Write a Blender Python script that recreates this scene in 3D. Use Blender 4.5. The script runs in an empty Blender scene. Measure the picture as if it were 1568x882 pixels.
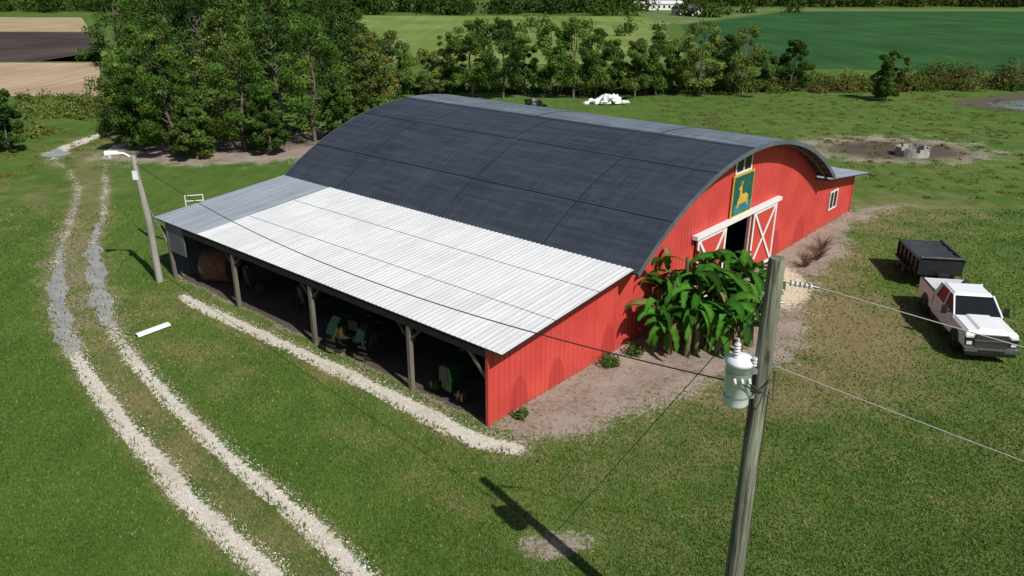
import bpy, math, numpy as np, random
from mathutils import Vector, Matrix
random.seed(5)
scene=bpy.context.scene
K=1.22
# ---------------------------------------------------------------- helpers
def newmat(name):
    m=bpy.data.materials.new(name); m.use_nodes=True
    nt=m.node_tree; nt.nodes.clear()
    out=nt.nodes.new('ShaderNodeOutputMaterial')
    return m,nt,out
def nd(nt,typ,ins=None,**props):
    n=nt.nodes.new(typ)
    for k,v in props.items(): setattr(n,k,v)
    if ins:
        for k,v in ins.items():
            if isinstance(v,bpy.types.NodeSocket): nt.links.new(v,n.inputs[k])
            else: n.inputs[k].default_value=v
    return n
def c4(c): return (c[0],c[1],c[2],1)
def mixc(nt,f,a,b,mode='MIX'):
    n=nt.nodes.new('ShaderNodeMix'); n.data_type='RGBA'; n.blend_type=mode
    for i,v in ((0,f),(6,a),(7,b)):
        if isinstance(v,bpy.types.NodeSocket): nt.links.new(v,n.inputs[i])
        else: n.inputs[i].default_value= v if i==0 else c4(v)
    return n.outputs[2]
def mth(nt,op,a,b=0.0,c=None,clamp=False):
    n=nt.nodes.new('ShaderNodeMath'); n.operation=op; n.use_clamp=clamp
    for i,v in enumerate((a,b,c)):
        if v is None: continue
        if isinstance(v,bpy.types.NodeSocket): nt.links.new(v,n.inputs[i])
        else: n.inputs[i].default_value=v
    return n.outputs[0]
def ramp(nt,f,lo,hi):
    return nd(nt,'ShaderNodeMapRange',{0:f,1:lo,2:hi,3:0.0,4:1.0},interpolation_type='SMOOTHSTEP').outputs[0]
def noise(nt,vec,scale,detail=4,rough=.55,dist=0):
    return nd(nt,'ShaderNodeTexNoise',{'Vector':vec,'Scale':scale,'Detail':detail,'Roughness':rough,'Distortion':dist}).outputs[0]
def coords(nt,scale=None):
    tc=nt.nodes.new('ShaderNodeTexCoord'); v=tc.outputs['Object']
    if scale:
        v=nd(nt,'ShaderNodeMapping',{'Vector':v,'Scale':scale}).outputs[0]
    return v
def simple(name,col,rough=.6,metal=0,var=.25,scale=3,bump=0,bscale=30,stretch=None,col2=None,spec=.5):
    m,nt,out=newmat(name)
    v=coords(nt,stretch)
    n1=noise(nt,v,scale,4); f=ramp(nt,n1,.3,.7)
    c2=col2 if col2 else tuple(x*(1-var) for x in col)
    n2=noise(nt,v,scale*9,2)
    base=mixc(nt,f,c2,col)
    base=mixc(nt,mth(nt,'MULTIPLY',ramp(nt,n2,.35,.75),var*.6),base,tuple(x*.6 for x in col))
    b=nd(nt,'ShaderNodeBsdfPrincipled',{'Base Color':base,'Roughness':rough,'Metallic':metal,'Specular IOR Level':spec})
    if bump:
        bm=nd(nt,'ShaderNodeBump',{'Height':noise(nt,v,bscale,3),'Strength':bump,'Distance':.02})
        nt.links.new(bm.outputs[0],b.inputs['Normal'])
    nt.links.new(b.outputs[0],out.inputs[0])
    return m
class MB:
    def __init__(s): s.V=[];s.F=[];s.M=[];s.S=[]
    def add(s,vs,fs,mi=0,sm=False):
        o=len(s.V); s.V+= [tuple(v) for v in vs]
        for f in fs: s.F.append([i+o for i in f]); s.M.append(mi); s.S.append(sm)
    def hexa(s,p,mi=0):
        s.add(p,[(3,2,1,0),(4,5,6,7),(0,1,5,4),(1,2,6,5),(2,3,7,6),(3,0,4,7)],mi)
    def box(s,x0,x1,y0,y1,z0,z1,mi=0):
        s.hexa([(x0,y0,z0),(x1,y0,z0),(x1,y1,z0),(x0,y1,z0),(x0,y0,z1),(x1,y0,z1),(x1,y1,z1),(x0,y1,z1)],mi)
    def taper(s,x0,x1,y0,y1,z0,X0,X1,Y0,Y1,z1,mi=0):
        s.hexa([(x0,y0,z0),(x1,y0,z0),(x1,y1,z0),(x0,y1,z0),(X0,Y0,z1),(X1,Y0,z1),(X1,Y1,z1),(X0,Y1,z1)],mi)
    def beam(s,p0,p1,w,h,mi=0):
        p0=Vector(p0);p1=Vector(p1);d=(p1-p0).normalized()
        up=Vector((0,0,1)) if abs(d.z)<.95 else Vector((1,0,0))
        a=d.cross(up).normalized()*w/2; b=a.cross(d).normalized()*h/2
        q=[p0-a-b,p0+a-b,p0+a+b,p0-a+b,p1-a-b,p1+a-b,p1+a+b,p1-a+b]
        s.hexa(q,mi)
    def tube(s,pts,rad,mi=0,n=10,caps=True,sm=True):
        pts=[Vector(p) for p in pts]; N=len(pts)
        if not hasattr(rad,'__len__'): rad=[rad]*N
        vs=[];fs=[]
        prev=None
        for i,p in enumerate(pts):
            d=(pts[min(i+1,N-1)]-pts[max(i-1,0)])
            d=d.normalized() if d.length>0 else Vector((0,0,1))
            if prev is None:
                up=Vector((0,0,1)) if abs(d.z)<.9 else Vector((1,0,0))
                a=d.cross(up).normalized()
            else: a=(prev-d*prev.dot(d)).normalized()
            prev=a; b=d.cross(a)
            for k in range(n):
                t=2*math.pi*k/n; vs.append(p+(a*math.cos(t)+b*math.sin(t))*rad[i])
        for i in range(N-1):
            for k in range(n):
                k2=(k+1)%n; fs.append((i*n+k,i*n+k2,(i+1)*n+k2,(i+1)*n+k))
        s.add(vs,fs,mi,sm)
        if caps:
            s.add(vs[:n],[tuple(range(n))[::-1]],mi); s.add(vs[-n:],[tuple(range(n))],mi)
    def wheel(s,c,r,w,mt,mh,axis='y',hub=.55):
        c=Vector(c); ax=Vector((0,1,0)) if axis=='y' else Vector((1,0,0))
        prof=[(-.5,.62),(-.5,.92),(-.36,1),(.36,1),(.5,.92),(.5,.62)]
        s.tube([c+ax*w*a for a,_ in prof],[r*b for _,b in prof],mt,20,False)
        for sg in (-1,1):
            s.tube([c+ax*w*.5*sg,c+ax*w*.38*sg],[r*.63,r*.6],mt,20,False)
            s.tube([c+ax*w*.30*sg,c+ax*w*.40*sg],[r*.6,r*hub],mh,20,True)
            s.tube([c+ax*w*.38*sg,c+ax*w*.52*sg],[r*.18,r*.14],mh,10,True)
    def build(s,name,mats,parent=None,loc=(0,0,0),rz=0,sc=1,bevel=0):
        me=bpy.data.meshes.new(name); me.from_pydata(s.V,[],s.F)
        for m in mats: me.materials.append(m)
        me.polygons.foreach_set('material_index',s.M); me.polygons.foreach_set('use_smooth',s.S)
        me.update()
        o=bpy.data.objects.new(name,me); scene.collection.objects.link(o)
        o.location=loc;o.rotation_euler=(0,0,rz);o.scale=(sc,sc,sc)
        if parent: o.parent=parent
        if bevel:
            b=o.modifiers.new('bevel','BEVEL');b.width=bevel;b.segments=2;b.limit_method='ANGLE';b.angle_limit=math.radians(40)
        return o
# ---------------------------------------------------------------- camera, light
pit=.3803; roll=.0034
cam=bpy.data.cameras.new('camera'); cam.lens=1197.1*36/1568; cam.sensor_width=36; cam.clip_end=20000
co=bpy.data.objects.new('camera',cam); scene.collection.objects.link(co); scene.camera=co
el=math.radians(47); ax,ay=.59,-.807
sd=Vector((ax*math.cos(el),ay*math.cos(el),math.sin(el)))
sun=bpy.data.lights.new('sun','SUN'); sun.energy=4.9; sun.angle=math.radians(.5); sun.color=(1,.96,.90)
so=bpy.data.objects.new('sun',sun); scene.collection.objects.link(so); so.rotation_euler=sd.to_track_quat('Z','Y').to_euler()
w=bpy.data.worlds.new('World'); scene.world=w; w.use_nodes=True
wn=w.node_tree; bg=wn.nodes['Background']
sky=wn.nodes.new('ShaderNodeTexSky'); sky.sky_type='NISHITA'; sky.sun_disc=False; sky.sun_elevation=el; sky.sun_rotation=math.atan2(ax,ay)
wn.links.new(sky.outputs[0],bg.inputs[0]); bg.inputs[1].default_value=.07
scene.view_settings.view_transform='Standard'; scene.view_settings.look='None'; scene.view_settings.exposure=0
# ---------------------------------------------------------------- ground
rutL=[(-4.2,11.8,.29),(-5.2,13.3,.28),(-6.6,14.6,.26),(-8.0,15.9,.28),(-9.5,17.6,.27),(-11.2,19.4,.25),(-13.0,21.5,.25),(-14.8,23.7,.27),(-16.5,26.1,.36),(-18.4,29.2,.44),(-20.4,33.1,.38),(-21.7,35.8,.34),(-23.6,40.3,.3),(-26.0,45.7,.3),(-29.0,50.4,.4),(-33.1,55.4,.7),(-33.3,60.9,.7),(-32.6,67.8,.5),(-28,76,.4)]
rutR=[(-2.4,12.2,.27),(-3.3,13.3,.29),(-4.6,14.8,.26),(-5.6,15.8,.24),(-7.3,17.4,.24),(-9.0,19.2,.21),(-10.7,21.1,.22),(-12.8,23.5,.24),(-14.8,26.1,.32),(-16.7,29.2,.42),(-18.8,33.1,.38),(-20.3,35.9,.34),(-21.9,40.3,.3),(-24.4,45.7,.3),(-27,51,.35),(-29.5,57,.45),(-30,64,.4)]
strip=[(-13.2,29.0,.24),(-12.4,28.2,.28),(-9.0,25.4,.25),(-5.3,22.4,.29),(-2.8,20.2,.33),(-.9,18.5,.34),(.1,18.2,.26)]
def axis_coords(a,b,st,lo,hi):
    c=list(np.arange(a,b,st)); s=st;x=a;L=[]
    while x>lo: s*=1.09; x-=s; L.append(x)
    s=st;x=c[-1];R=[]
    while x<hi: s*=1.09;x+=s;R.append(x)
    return np.array(L[::-1]+c+R)
xs=axis_coords(-36,22,.2,-7000,7000); ys=axis_coords(11,47,.2,-300,9000)
X,Y=np.meshgrid(xs,ys); nx,ny=len(xs),len(ys)
def pdist(poly):
    best=np.full(X.shape,1e9); 
    for (x0,y0,w0),(x1,y1,w1) in zip(poly[:-1],poly[1:]):
        dx,dy=x1-x0,y1-y0; k=np.clip(((X-x0)*dx+(Y-y0)*dy)/(dx*dx+dy*dy),0,1)
        d=np.hypot(X-x0-k*dx,Y-y0-k*dy)/(w0+(w1-w0)*k); best=np.minimum(best,d)
    return best
def soft(d): return np.clip(1.5-d,0,1)
def ell(cx,cy,rx,ry,rot=0):
    c,s=math.cos(rot),math.sin(rot); a=(X-cx)*c+(Y-cy)*s; b=-(X-cx)*s+(Y-cy)*c
    return np.hypot(a/rx,b/ry)
def inpoly(P,fe):
    best=np.full(X.shape,1e9); ins=np.zeros(X.shape,bool)
    n=len(P)
    for i in range(n):
        x0,y0=P[i];x1,y1=P[(i+1)%n]; dx,dy=x1-x0,y1-y0
        k=np.clip(((X-x0)*dx+(Y-y0)*dy)/(dx*dx+dy*dy),0,1)
        best=np.minimum(best,np.hypot(X-x0-k*dx,Y-y0-k*dy))
        cond=((y0>Y)!=(y1>Y))&(X<(x1-x0)*(Y-y0)/((y1-y0) if y1!=y0 else 1e-9)+x0)
        ins^=cond
    return np.clip(.5+np.where(ins,best,-best)/(2*fe),0,1)
dL,dR=pdist(rutL),pdist(rutR)
ruts=np.maximum(soft(dL),soft(dR))
patchy=.5+.3*np.sin(X*1.3+2*np.sin(Y*.7))+.2*np.sin(Y*2.1+X)
gravel=np.maximum(ruts*np.clip(.50+(25.5-Y)/7+.14*(patchy-.5),.42,1), soft(pdist(strip)))
gravel=np.maximum(gravel,ruts*np.clip((Y-50)/8,0,.75))
midline=lambda w_,a,b:pdist([((p[0]+q[0])/2,(p[1]+q[1])/2,w_) for p,q in zip(rutL[a:b],rutR[a:b])])
muddy=np.maximum(ruts*np.clip((Y-22)/3,0,1)*np.clip((52-Y)/6,0,1)*.85, .60*soft(midline(1.6,6,16))*np.clip((Y-22)/6,0,1)*np.clip((46-Y)/12,0.25,1))
d0=(math.cos(.8596),math.sin(.8596)); m0=(-d0[1],d0[0])
def BW(s,t): return (-.66+s*d0[0]+t*m0[0],19.35+s*d0[1]+t*m0[1])
barepoly=[BW(-.3,.3),(.4,18.3),(2.6,19.3),(4.4,20.6),(6.2,21.9),(8.6,23.2),(10.6,25.2),(11.6,28.5),(13.2,31.4),(15.8,35.2),(18.0,39.4),(22,43),BW(30,0),BW(10,1)]
bare=inpoly(barepoly,1.2)
dirt=bare.copy()
dirt=np.maximum(dirt,soft(ell(.95,14.35,1.0,.55,.2))*.72)
dirt=np.maximum(dirt,inpoly([BW(0,0),BW(29,0),BW(29,18.3),BW(0,18.3)],.3))
dirt=np.maximum(dirt,soft(ell(-20.5,57,9,4.5,.1)))
dirt=np.maximum(dirt,soft(ell(-14,63,5,5,.1))*.8)
dirt=np.maximum(dirt,soft(ell(28.5,58.5,7.5,5.2,0))*.85)
pale=np.maximum(soft(ell(11.3,30.2,1.0,2.4,-.35)),soft(ell(9.3,28.2,.8,1.0,0))*.8)
dark=np.maximum(soft(ell(28.5,58,6.0,3.8,0))*.8,soft(ell(-20,60,8,4,.1))*.6)
dark=np.maximum(dark,inpoly([BW(.1,.1),BW(29,.1),BW(29,18),BW(.1,18)],.3))  # ground under the barn roofs darkened, interior shade painted into the mask
dry=.95*inpoly(barepoly,3.4)
for a,q in ((.95,ell(12.4,26.0,2.6,4.6,-.3)),(.75,ell(8.5,21.6,4.5,2.0,.45)),(.75,ell(14.2,33,2,5,-.4)),(.6,ell(21,41,7,4,.6)),(.45,ell(4.5,18.2,5,1.8,.4)),(.38,ell(13,20,7,4,.2)),(.32,ell(4.5,15.0,5,2.2,.1)),(.36,ell(-2,17,5,1.0,2.4)),(.40,ell(-10.5,23.5,1.3,3.5,.85)),(.42,ell(-28,44,5,7,0)),(.40,ell(-13.5,28,2.5,2,0)),(.25,ell(-18.5,21,2,4,.8))):
    dry=np.maximum(dry,a*np.clip(1.4-q*.8,0,1))
dry=np.maximum(dry,.27*np.clip((X-2)/8,0,1)*np.clip((90-Y)/20,0,1))
dry=np.maximum(dry,.62*soft(midline(.75,0,17)))
dry=np.maximum(dry,.55*soft(pdist([(x,y,.9) for x,y,_ in strip])))
dry=np.maximum(dry,.5*np.clip(1.7-np.minimum(dL,dR)*.55,0,1))
dry=dry*.9
Z=np.zeros_like(X)
me=bpy.data.meshes.new('ground')
V=np.stack([X.ravel(),Y.ravel(),Z.ravel()],1)
idx=np.arange(nx*ny).reshape(ny,nx)
F=np.stack([idx[:-1,:-1].ravel(),idx[:-1,1:].ravel(),idx[1:,1:].ravel(),idx[1:,:-1].ravel()],1)
def fastmesh(me,V,F):
    me.vertices.add(len(V)); me.vertices.foreach_set('co',V.astype(np.float32).ravel())
    me.loops.add(F.size); me.loops.foreach_set('vertex_index',F.astype(np.int32).ravel())
    me.polygons.add(len(F)); me.polygons.foreach_set('loop_start',np.arange(0,F.size,F.shape[1],dtype=np.int32))
    me.update(calc_edges=True); me.validate()
fastmesh(me,V,F)
def colattr(me,name,R,G,B):
    a=me.color_attributes.new(name,'FLOAT_COLOR','POINT')
    a.data.foreach_set('color',np.stack([R,G,B,np.ones_like(R)],-1).astype(np.float32).ravel())
colattr(me,'mA',gravel.ravel(),dirt.ravel(),dry.ravel()); colattr(me,'mB',muddy.ravel(),pale.ravel(),dark.ravel())
go=bpy.data.objects.new('ground',me); scene.collection.objects.link(go)
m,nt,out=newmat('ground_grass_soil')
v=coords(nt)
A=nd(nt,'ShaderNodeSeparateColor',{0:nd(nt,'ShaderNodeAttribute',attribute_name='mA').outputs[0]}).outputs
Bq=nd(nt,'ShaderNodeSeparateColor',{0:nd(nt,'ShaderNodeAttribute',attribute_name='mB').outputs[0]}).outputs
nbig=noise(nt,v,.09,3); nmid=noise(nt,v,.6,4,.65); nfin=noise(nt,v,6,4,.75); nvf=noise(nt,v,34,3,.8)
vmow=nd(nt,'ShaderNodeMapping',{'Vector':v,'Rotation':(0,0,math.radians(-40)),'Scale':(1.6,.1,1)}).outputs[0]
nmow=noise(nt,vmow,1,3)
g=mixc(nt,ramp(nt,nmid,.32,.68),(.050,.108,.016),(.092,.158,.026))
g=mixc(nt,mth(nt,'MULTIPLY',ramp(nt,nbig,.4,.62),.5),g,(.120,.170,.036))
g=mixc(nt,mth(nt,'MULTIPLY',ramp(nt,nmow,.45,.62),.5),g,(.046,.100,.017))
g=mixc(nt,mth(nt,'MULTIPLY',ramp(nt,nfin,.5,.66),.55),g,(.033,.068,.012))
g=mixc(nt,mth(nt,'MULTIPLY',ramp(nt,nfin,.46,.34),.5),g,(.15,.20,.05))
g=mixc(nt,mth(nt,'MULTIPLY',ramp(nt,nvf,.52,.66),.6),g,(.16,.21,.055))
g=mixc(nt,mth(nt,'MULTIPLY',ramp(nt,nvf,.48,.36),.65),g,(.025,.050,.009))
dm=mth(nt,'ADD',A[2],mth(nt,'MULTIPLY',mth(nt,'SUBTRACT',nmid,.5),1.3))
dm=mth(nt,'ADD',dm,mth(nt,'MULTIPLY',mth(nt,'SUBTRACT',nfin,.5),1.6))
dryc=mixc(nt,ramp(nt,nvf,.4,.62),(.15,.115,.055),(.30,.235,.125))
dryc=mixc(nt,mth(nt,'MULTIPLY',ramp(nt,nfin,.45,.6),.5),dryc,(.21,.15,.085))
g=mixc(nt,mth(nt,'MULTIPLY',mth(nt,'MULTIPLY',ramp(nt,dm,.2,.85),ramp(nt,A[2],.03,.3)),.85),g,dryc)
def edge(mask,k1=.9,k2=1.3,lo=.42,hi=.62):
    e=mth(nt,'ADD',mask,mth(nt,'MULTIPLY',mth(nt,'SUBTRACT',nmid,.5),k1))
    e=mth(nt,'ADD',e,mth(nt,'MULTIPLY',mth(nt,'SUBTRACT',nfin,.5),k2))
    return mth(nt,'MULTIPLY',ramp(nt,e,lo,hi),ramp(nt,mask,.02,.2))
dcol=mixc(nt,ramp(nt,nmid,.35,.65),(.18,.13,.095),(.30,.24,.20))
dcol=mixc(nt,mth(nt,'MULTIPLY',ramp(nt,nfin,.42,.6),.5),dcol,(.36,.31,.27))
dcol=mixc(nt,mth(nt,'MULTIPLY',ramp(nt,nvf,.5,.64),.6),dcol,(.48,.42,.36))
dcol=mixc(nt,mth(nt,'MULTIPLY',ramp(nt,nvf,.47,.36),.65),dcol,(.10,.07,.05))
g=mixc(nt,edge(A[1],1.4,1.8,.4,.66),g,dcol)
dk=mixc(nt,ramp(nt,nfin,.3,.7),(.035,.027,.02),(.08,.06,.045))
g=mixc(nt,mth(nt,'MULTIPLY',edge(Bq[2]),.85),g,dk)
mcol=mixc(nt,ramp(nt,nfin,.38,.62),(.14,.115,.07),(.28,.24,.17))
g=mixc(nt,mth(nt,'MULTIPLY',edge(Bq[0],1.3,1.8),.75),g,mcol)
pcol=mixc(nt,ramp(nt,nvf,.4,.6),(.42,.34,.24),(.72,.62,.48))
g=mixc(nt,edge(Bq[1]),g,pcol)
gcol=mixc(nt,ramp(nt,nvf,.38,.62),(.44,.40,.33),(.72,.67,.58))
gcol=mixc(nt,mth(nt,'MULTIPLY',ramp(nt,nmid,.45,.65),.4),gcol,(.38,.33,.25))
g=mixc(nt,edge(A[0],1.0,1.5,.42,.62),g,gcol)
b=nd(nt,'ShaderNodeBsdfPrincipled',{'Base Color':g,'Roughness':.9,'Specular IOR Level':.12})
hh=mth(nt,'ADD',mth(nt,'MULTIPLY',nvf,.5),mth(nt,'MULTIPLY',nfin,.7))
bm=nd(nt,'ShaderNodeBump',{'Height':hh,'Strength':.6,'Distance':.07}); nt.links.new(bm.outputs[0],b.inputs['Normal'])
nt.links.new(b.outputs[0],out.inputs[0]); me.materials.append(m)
def sheet(name,poly,z,mat,loc=None):
    mb=MB(); cx=sum(p[0] for p in poly)/len(poly); cy=sum(p[1] for p in poly)/len(poly)
    mb.add([(x-cx,y-cy,0) for x,y in poly],[list(range(len(poly)))],0)
    return mb.build(name,[mat],loc=(cx,cy,z))
def fieldmat(name,c1,c2,rot,rows=1.2,amt=.4):
    m,nt,out=newmat(name); v=coords(nt)
    vr=nd(nt,'ShaderNodeMapping',{'Vector':v,'Rotation':(0,0,rot),'Scale':(rows,.02,1)}).outputs[0]
    n1=noise(nt,vr,1,4); n2=noise(nt,v,.05,4); n3=noise(nt,v,1.2,5,.7)
    c=mixc(nt,ramp(nt,n2,.35,.65),c1,c2)
    c=mixc(nt,mth(nt,'MULTIPLY',ramp(nt,n1,.4,.6),amt),c,tuple(x*.55 for x in c1))
    c=mixc(nt,mth(nt,'MULTIPLY',ramp(nt,n3,.45,.7),.4),c,tuple(x*.6 for x in c2))
    b=nd(nt,'ShaderNodeBsdfPrincipled',{'Base Color':c,'Roughness':.95,'Specular IOR Level':.1}); nt.links.new(b.outputs[0],out.inputs[0]); return m
sheet('stubble_field',[(-43.5,84),(-105,84),(-140,117.5),(-60,117.5)],.03,fieldmat('stubble',(.36,.25,.17),(.48,.35,.24),.3))
sheet('ploughed_field',[(-60,119),(-150,119),(-220,181),(-94,181)],.03,fieldmat('ploughed',(.05,.038,.034),(.09,.068,.058),.3))
sheet('harvested_field',[(-94,183),(-240,183),(-330,245),(-128,245)],.03,fieldmat('harvested',(.34,.27,.16),(.44,.36,.22),.3))
sheet('meadow',[(-70,118),(26,118),(38,212),(60,262),(-60,262)],.03,fieldmat('meadow_grass',(.13,.20,.042),(.21,.26,.075),.2,.3,.25))
sheet('crop_field',[(29.5,116),(78,107),(330,120),(420,332),(100,303),(43.5,214)],.03,fieldmat('crop',(.022,.075,.020),(.036,.11,.028),1.3,.35,.35))
sheet('far_meadow',[(43.5,218),(100,307),(420,336),(420,345),(38,330)],.04,fieldmat('far_meadow_grass',(.10,.16,.05),(.15,.2,.07),.2,.3,.25))
water=simple('pond_water',(.20,.23,.25),.12,0,.3,.3,spec=1)  # lighter base colour carries the pond's bright reflections
def blob(name,cx,cy,rx,ry,rot,z,mat,seed,n=40,ir=.25):
    r=random.Random(seed); ph=[r.uniform(0,6.3) for _ in range(5)]; mb=MB(); vs=[]
    for i in range(n):
        t=2*math.pi*i/n; k=1+ir*sum(math.sin((j+2)*t+ph[j])/(j+2) for j in range(5))
        a,b=rx*k*math.cos(t),ry*k*math.sin(t)
        vs.append((a*math.cos(rot)-b*math.sin(rot),a*math.sin(rot)+b*math.cos(rot),0))
    mb.add(vs,[list(range(n))],0); return mb.build(name,[mat],loc=(cx,cy,z))
blob('pond_mud',56.5,81,9.5,7.5,0,.02,simple('mud',(.10,.08,.05),.7),3)
blob('pond',57.8,80,8.3,5.3,0,.03,water,3)
pud=simple('puddle_water',(.36,.35,.32),.2,0,.3,1.5,spec=.7,col2=(.24,.23,.20))
def rutpuddle(poly,a,b,wk,seed,z):
    r=random.Random(seed); P=[Vector((p[0],p[1])) for p in poly]; pts=[]
    for i in range(a,b):
        for k in range(9): pts.append(P[i].lerp(P[i+1],k/9))
    n=len(pts); Lf=[];Rt=[]; ph=[r.uniform(0,6) for _ in range(4)]
    for i,p in enumerate(pts):
        d=(pts[min(i+1,n-1)]-pts[max(i-1,0)]).normalized(); nrm=Vector((-d.y,d.x)); e=min(1,(min(i,n-1-i)+.1)/2.2)
        Lf.append(p+nrm*wk*e*(.9+.35*math.sin(i*.9+ph[0])+.2*math.sin(i*2.1+ph[1]))); Rt.append(p-nrm*wk*e*(.9+.35*math.sin(i*.8+ph[2])+.2*math.sin(i*2.3+ph[3])))
    ring=Lf+Rt[::-1]; c=pts[n//2]; mb=MB(); mb.add([(q.x-c.x,q.y-c.y,0) for q in ring],[(i,i+1,2*n-2-i,2*n-1-i) for i in range(n-1)],0)
    mb.build('puddle',[pud],loc=(c.x,c.y,z))
rutpuddle(rutL,7,10,.34,11,.006); rutpuddle(rutR,8,11,.36,4,.006); rutpuddle(rutL,10,11,.16,6,.006); rutpuddle(rutR,11,12,.14,9,.006)
blob('puddle',-32.8,55.8,.9,1.2,.2,.006,pud,30,36,.4)
# ---------------------------------------------------------------- foliage
def leafmat(name,tr=.25):
    m,nt,out=newmat(name)
    a=nd(nt,'ShaderNodeAttribute',attribute_name='lc').outputs[0]
    d=nd(nt,'ShaderNodeBsdfDiffuse',{'Color':a,'Roughness':.5})
    t=nd(nt,'ShaderNodeBsdfTranslucent',{'Color':mixc(nt,.4,a,(.14,.2,.02))})
    x=nd(nt,'ShaderNodeMixShader',{0:tr,1:d.outputs[0],2:t.outputs[0]}); nt.links.new(x.outputs[0],out.inputs[0]); return m
LEAF=leafmat('foliage'); BARK=simple('bark',(.15,.12,.09),.9,0,.4,6,.5,20,(1,1,.2))
def leaves(P,size,col,rng,asp=.6,D=None,rnd=.75):
    n=len(P); a=rng.normal(size=(n,3)); a/=np.linalg.norm(a,axis=1,keepdims=True)
    nn=rng.normal(size=(n,3)); nn/=np.linalg.norm(nn,axis=1,keepdims=True)
    if D is not None: nn=nn*rnd+D
    nn/=np.linalg.norm(nn,axis=1,keepdims=True)
    a=a-nn*(a*nn).sum(1,keepdims=True); a/=np.linalg.norm(a,axis=1,keepdims=True); b=np.cross(nn,a)
    a=a*size[:,None]*.5; b=b*size[:,None]*.5*asp
    V=np.stack([P-a,P-b*1.0+a*.1,P+a,P+b*1.0+a*.1],1).reshape(-1,3)
    C=np.repeat(col,4,axis=0); return V,C
def foliage_obj(name,V,C,loc,trunk=None,mat=None):
    F=np.arange(len(V)).reshape(-1,4)
    if trunk is not None:
        tv=np.array(trunk.V); tf=np.array([f for f in trunk.F if len(f)==4]); n0=len(V)
        V=np.vstack([V,tv]); F=np.vstack([F,tf+n0]); C=np.vstack([C,np.tile([[.1,.08,.06]],(len(tv),1))])
    me=bpy.data.meshes.new(name); fastmesh(me,V,F)
    colattr(me,'lc',C[:,0],C[:,1],C[:,2]); me.materials.append(mat or LEAF); me.materials.append(BARK)
    nl=len(F)-(len(tf) if trunk is not None else 0)
    mi=np.zeros(len(F),np.int32); mi[nl:]=1; me.polygons.foreach_set('material_index',mi)
    o=bpy.data.objects.new(name,me); scene.collection.objects.link(o); o.location=loc; return o
PAL={'pine':(.080,.145,.026),'dark':(.052,.102,.022),'oak':(.095,.150,.032),'light':(.145,.195,.045),'yellow':(.20,.19,.05),'brown':(.18,.15,.065)}
def tree(name,x,y,h,r,kind='pine',seed=0,low=.16,leaf=.21,nleaf=9000,ncl=None):
    rng=np.random.default_rng(seed+1000); ncl=ncl or int(56+rng.integers(0,14))
    tb=MB(); bend=rng.normal(0,.02*h,(5,2)); bend[0]=0
    tp=[(bend[i][0],bend[i][1],h*.9*i/4) for i in range(5)]; r0=.014*h+.03
    tb.tube(tp,[r0,r0*.8,r0*.6,r0*.4,r0*.12],0,7,False)
    cl=[]
    lob=rng.uniform(0,6.28,3)
    for i in range(ncl):
        zr=low+.06+(0.96-low-.06)*((i+rng.random())/ncl)
        q=(zr-low)/(1-low)
        env=math.sin(math.pi*min(1,q**.66))**.5
        env=max(env,.18)
        th=rng.uniform(0,6.283); env*=1+.18*math.sin(2*th+lob[0]+3*q)+.12*math.sin(5*th+lob[1]-6*q)
        rr=r*env*math.sqrt(rng.uniform(.15,1))
        rad=r*rng.uniform(.18,.34)*(1.0-.3*q)
        rr=max(0,rr-rad*.35)
        cl.append((rr*math.cos(th),rr*math.sin(th),zr*h-rad*.2,rad,rng.uniform(.55,1.4)))
        if i%3==0: 
            k=max(0.08,zr-.12); tb.tube([(bend[2][0]*k,bend[2][1]*k,k*h*.9),(rr*math.cos(th)*.5,rr*math.sin(th)*.5,(k*.9+ .04)*h),(rr*math.cos(th),rr*math.sin(th),zr*h-rad*.2)],[r0*.35,r0*.22,r0*.06],0,5,False)
    Ps=[];Cs=[];Ds=[];base=np.array(PAL[kind if kind in PAL else 'pine'])*rng.uniform(.82,1.15)
    wsum=sum(c[3]**2 for c in cl)
    for (cx,cy,cz,rad,br) in cl:
        n=int(nleaf*rad**2/wsum); d=rng.normal(size=(n,3)); d/=np.linalg.norm(d,axis=1,keepdims=True)
        rr=rad*rng.uniform(.45,1.12,(n,1)); P=d*rr*np.array([1,1,.7])+np.array([cx,cy,cz])
        tint=1+rng.normal(0,.07,3)
        c=base*br*tint*(rng.uniform(.55,1.45,(n,1))); Ps.append(P);Cs.append(np.clip(c,.004,1)); Ds.append(d)
    P=np.vstack(Ps);C=np.vstack(Cs)
    V,C=leaves(P,leaf*rng.uniform(.6,1.4,len(P)),C,rng,.6,np.vstack(Ds))
    return foliage_obj(name,V,C,(x,y,0),tb)
G=[(-24,55,7.4,2.4,'pine'),(-35.2,73,11.8,3.2,'dark'),(-19.6,57,9.0,2.8,'pine'),(-15.3,60.5,9.6,3.0,'pine'),(-12.2,67,7.6,2.2,'light'),
(-27.2,57,6.0,2.2,'dark'),(-22,54,4.2,1.5,'oak'),(-17.5,56,4.8,1.5,'dark'),(-13.2,60,4.6,1.5,'pine'),(-26.5,60.5,8.6,2.3,'oak'),(-30.5,66,8.5,2.6,'pine'),
(-32,75,11.6,3.2,'dark'),(-28.2,73,11.6,3.1,'dark'),(-24.5,73,11.4,3.0,'oak'),(-21,72,11.8,3.0,'dark'),(-17.6,74,11.0,3.0,'dark'),(-28.5,65,9.2,2.5,'dark'),(-23.5,66,9.8,2.5,'oak'),(-19.4,66,10.2,2.5,'dark'),
(-31,84,12.8,3.6,'dark'),(-25,84,12.8,3.6,'oak'),(-19,84,12.6,3.6,'dark'),(-15.2,75,10.2,2.7,'dark'),(-29.5,61,6.0,2.0,'oak'),(-10.6,62,3.2,1.3,'oak')]
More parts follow.
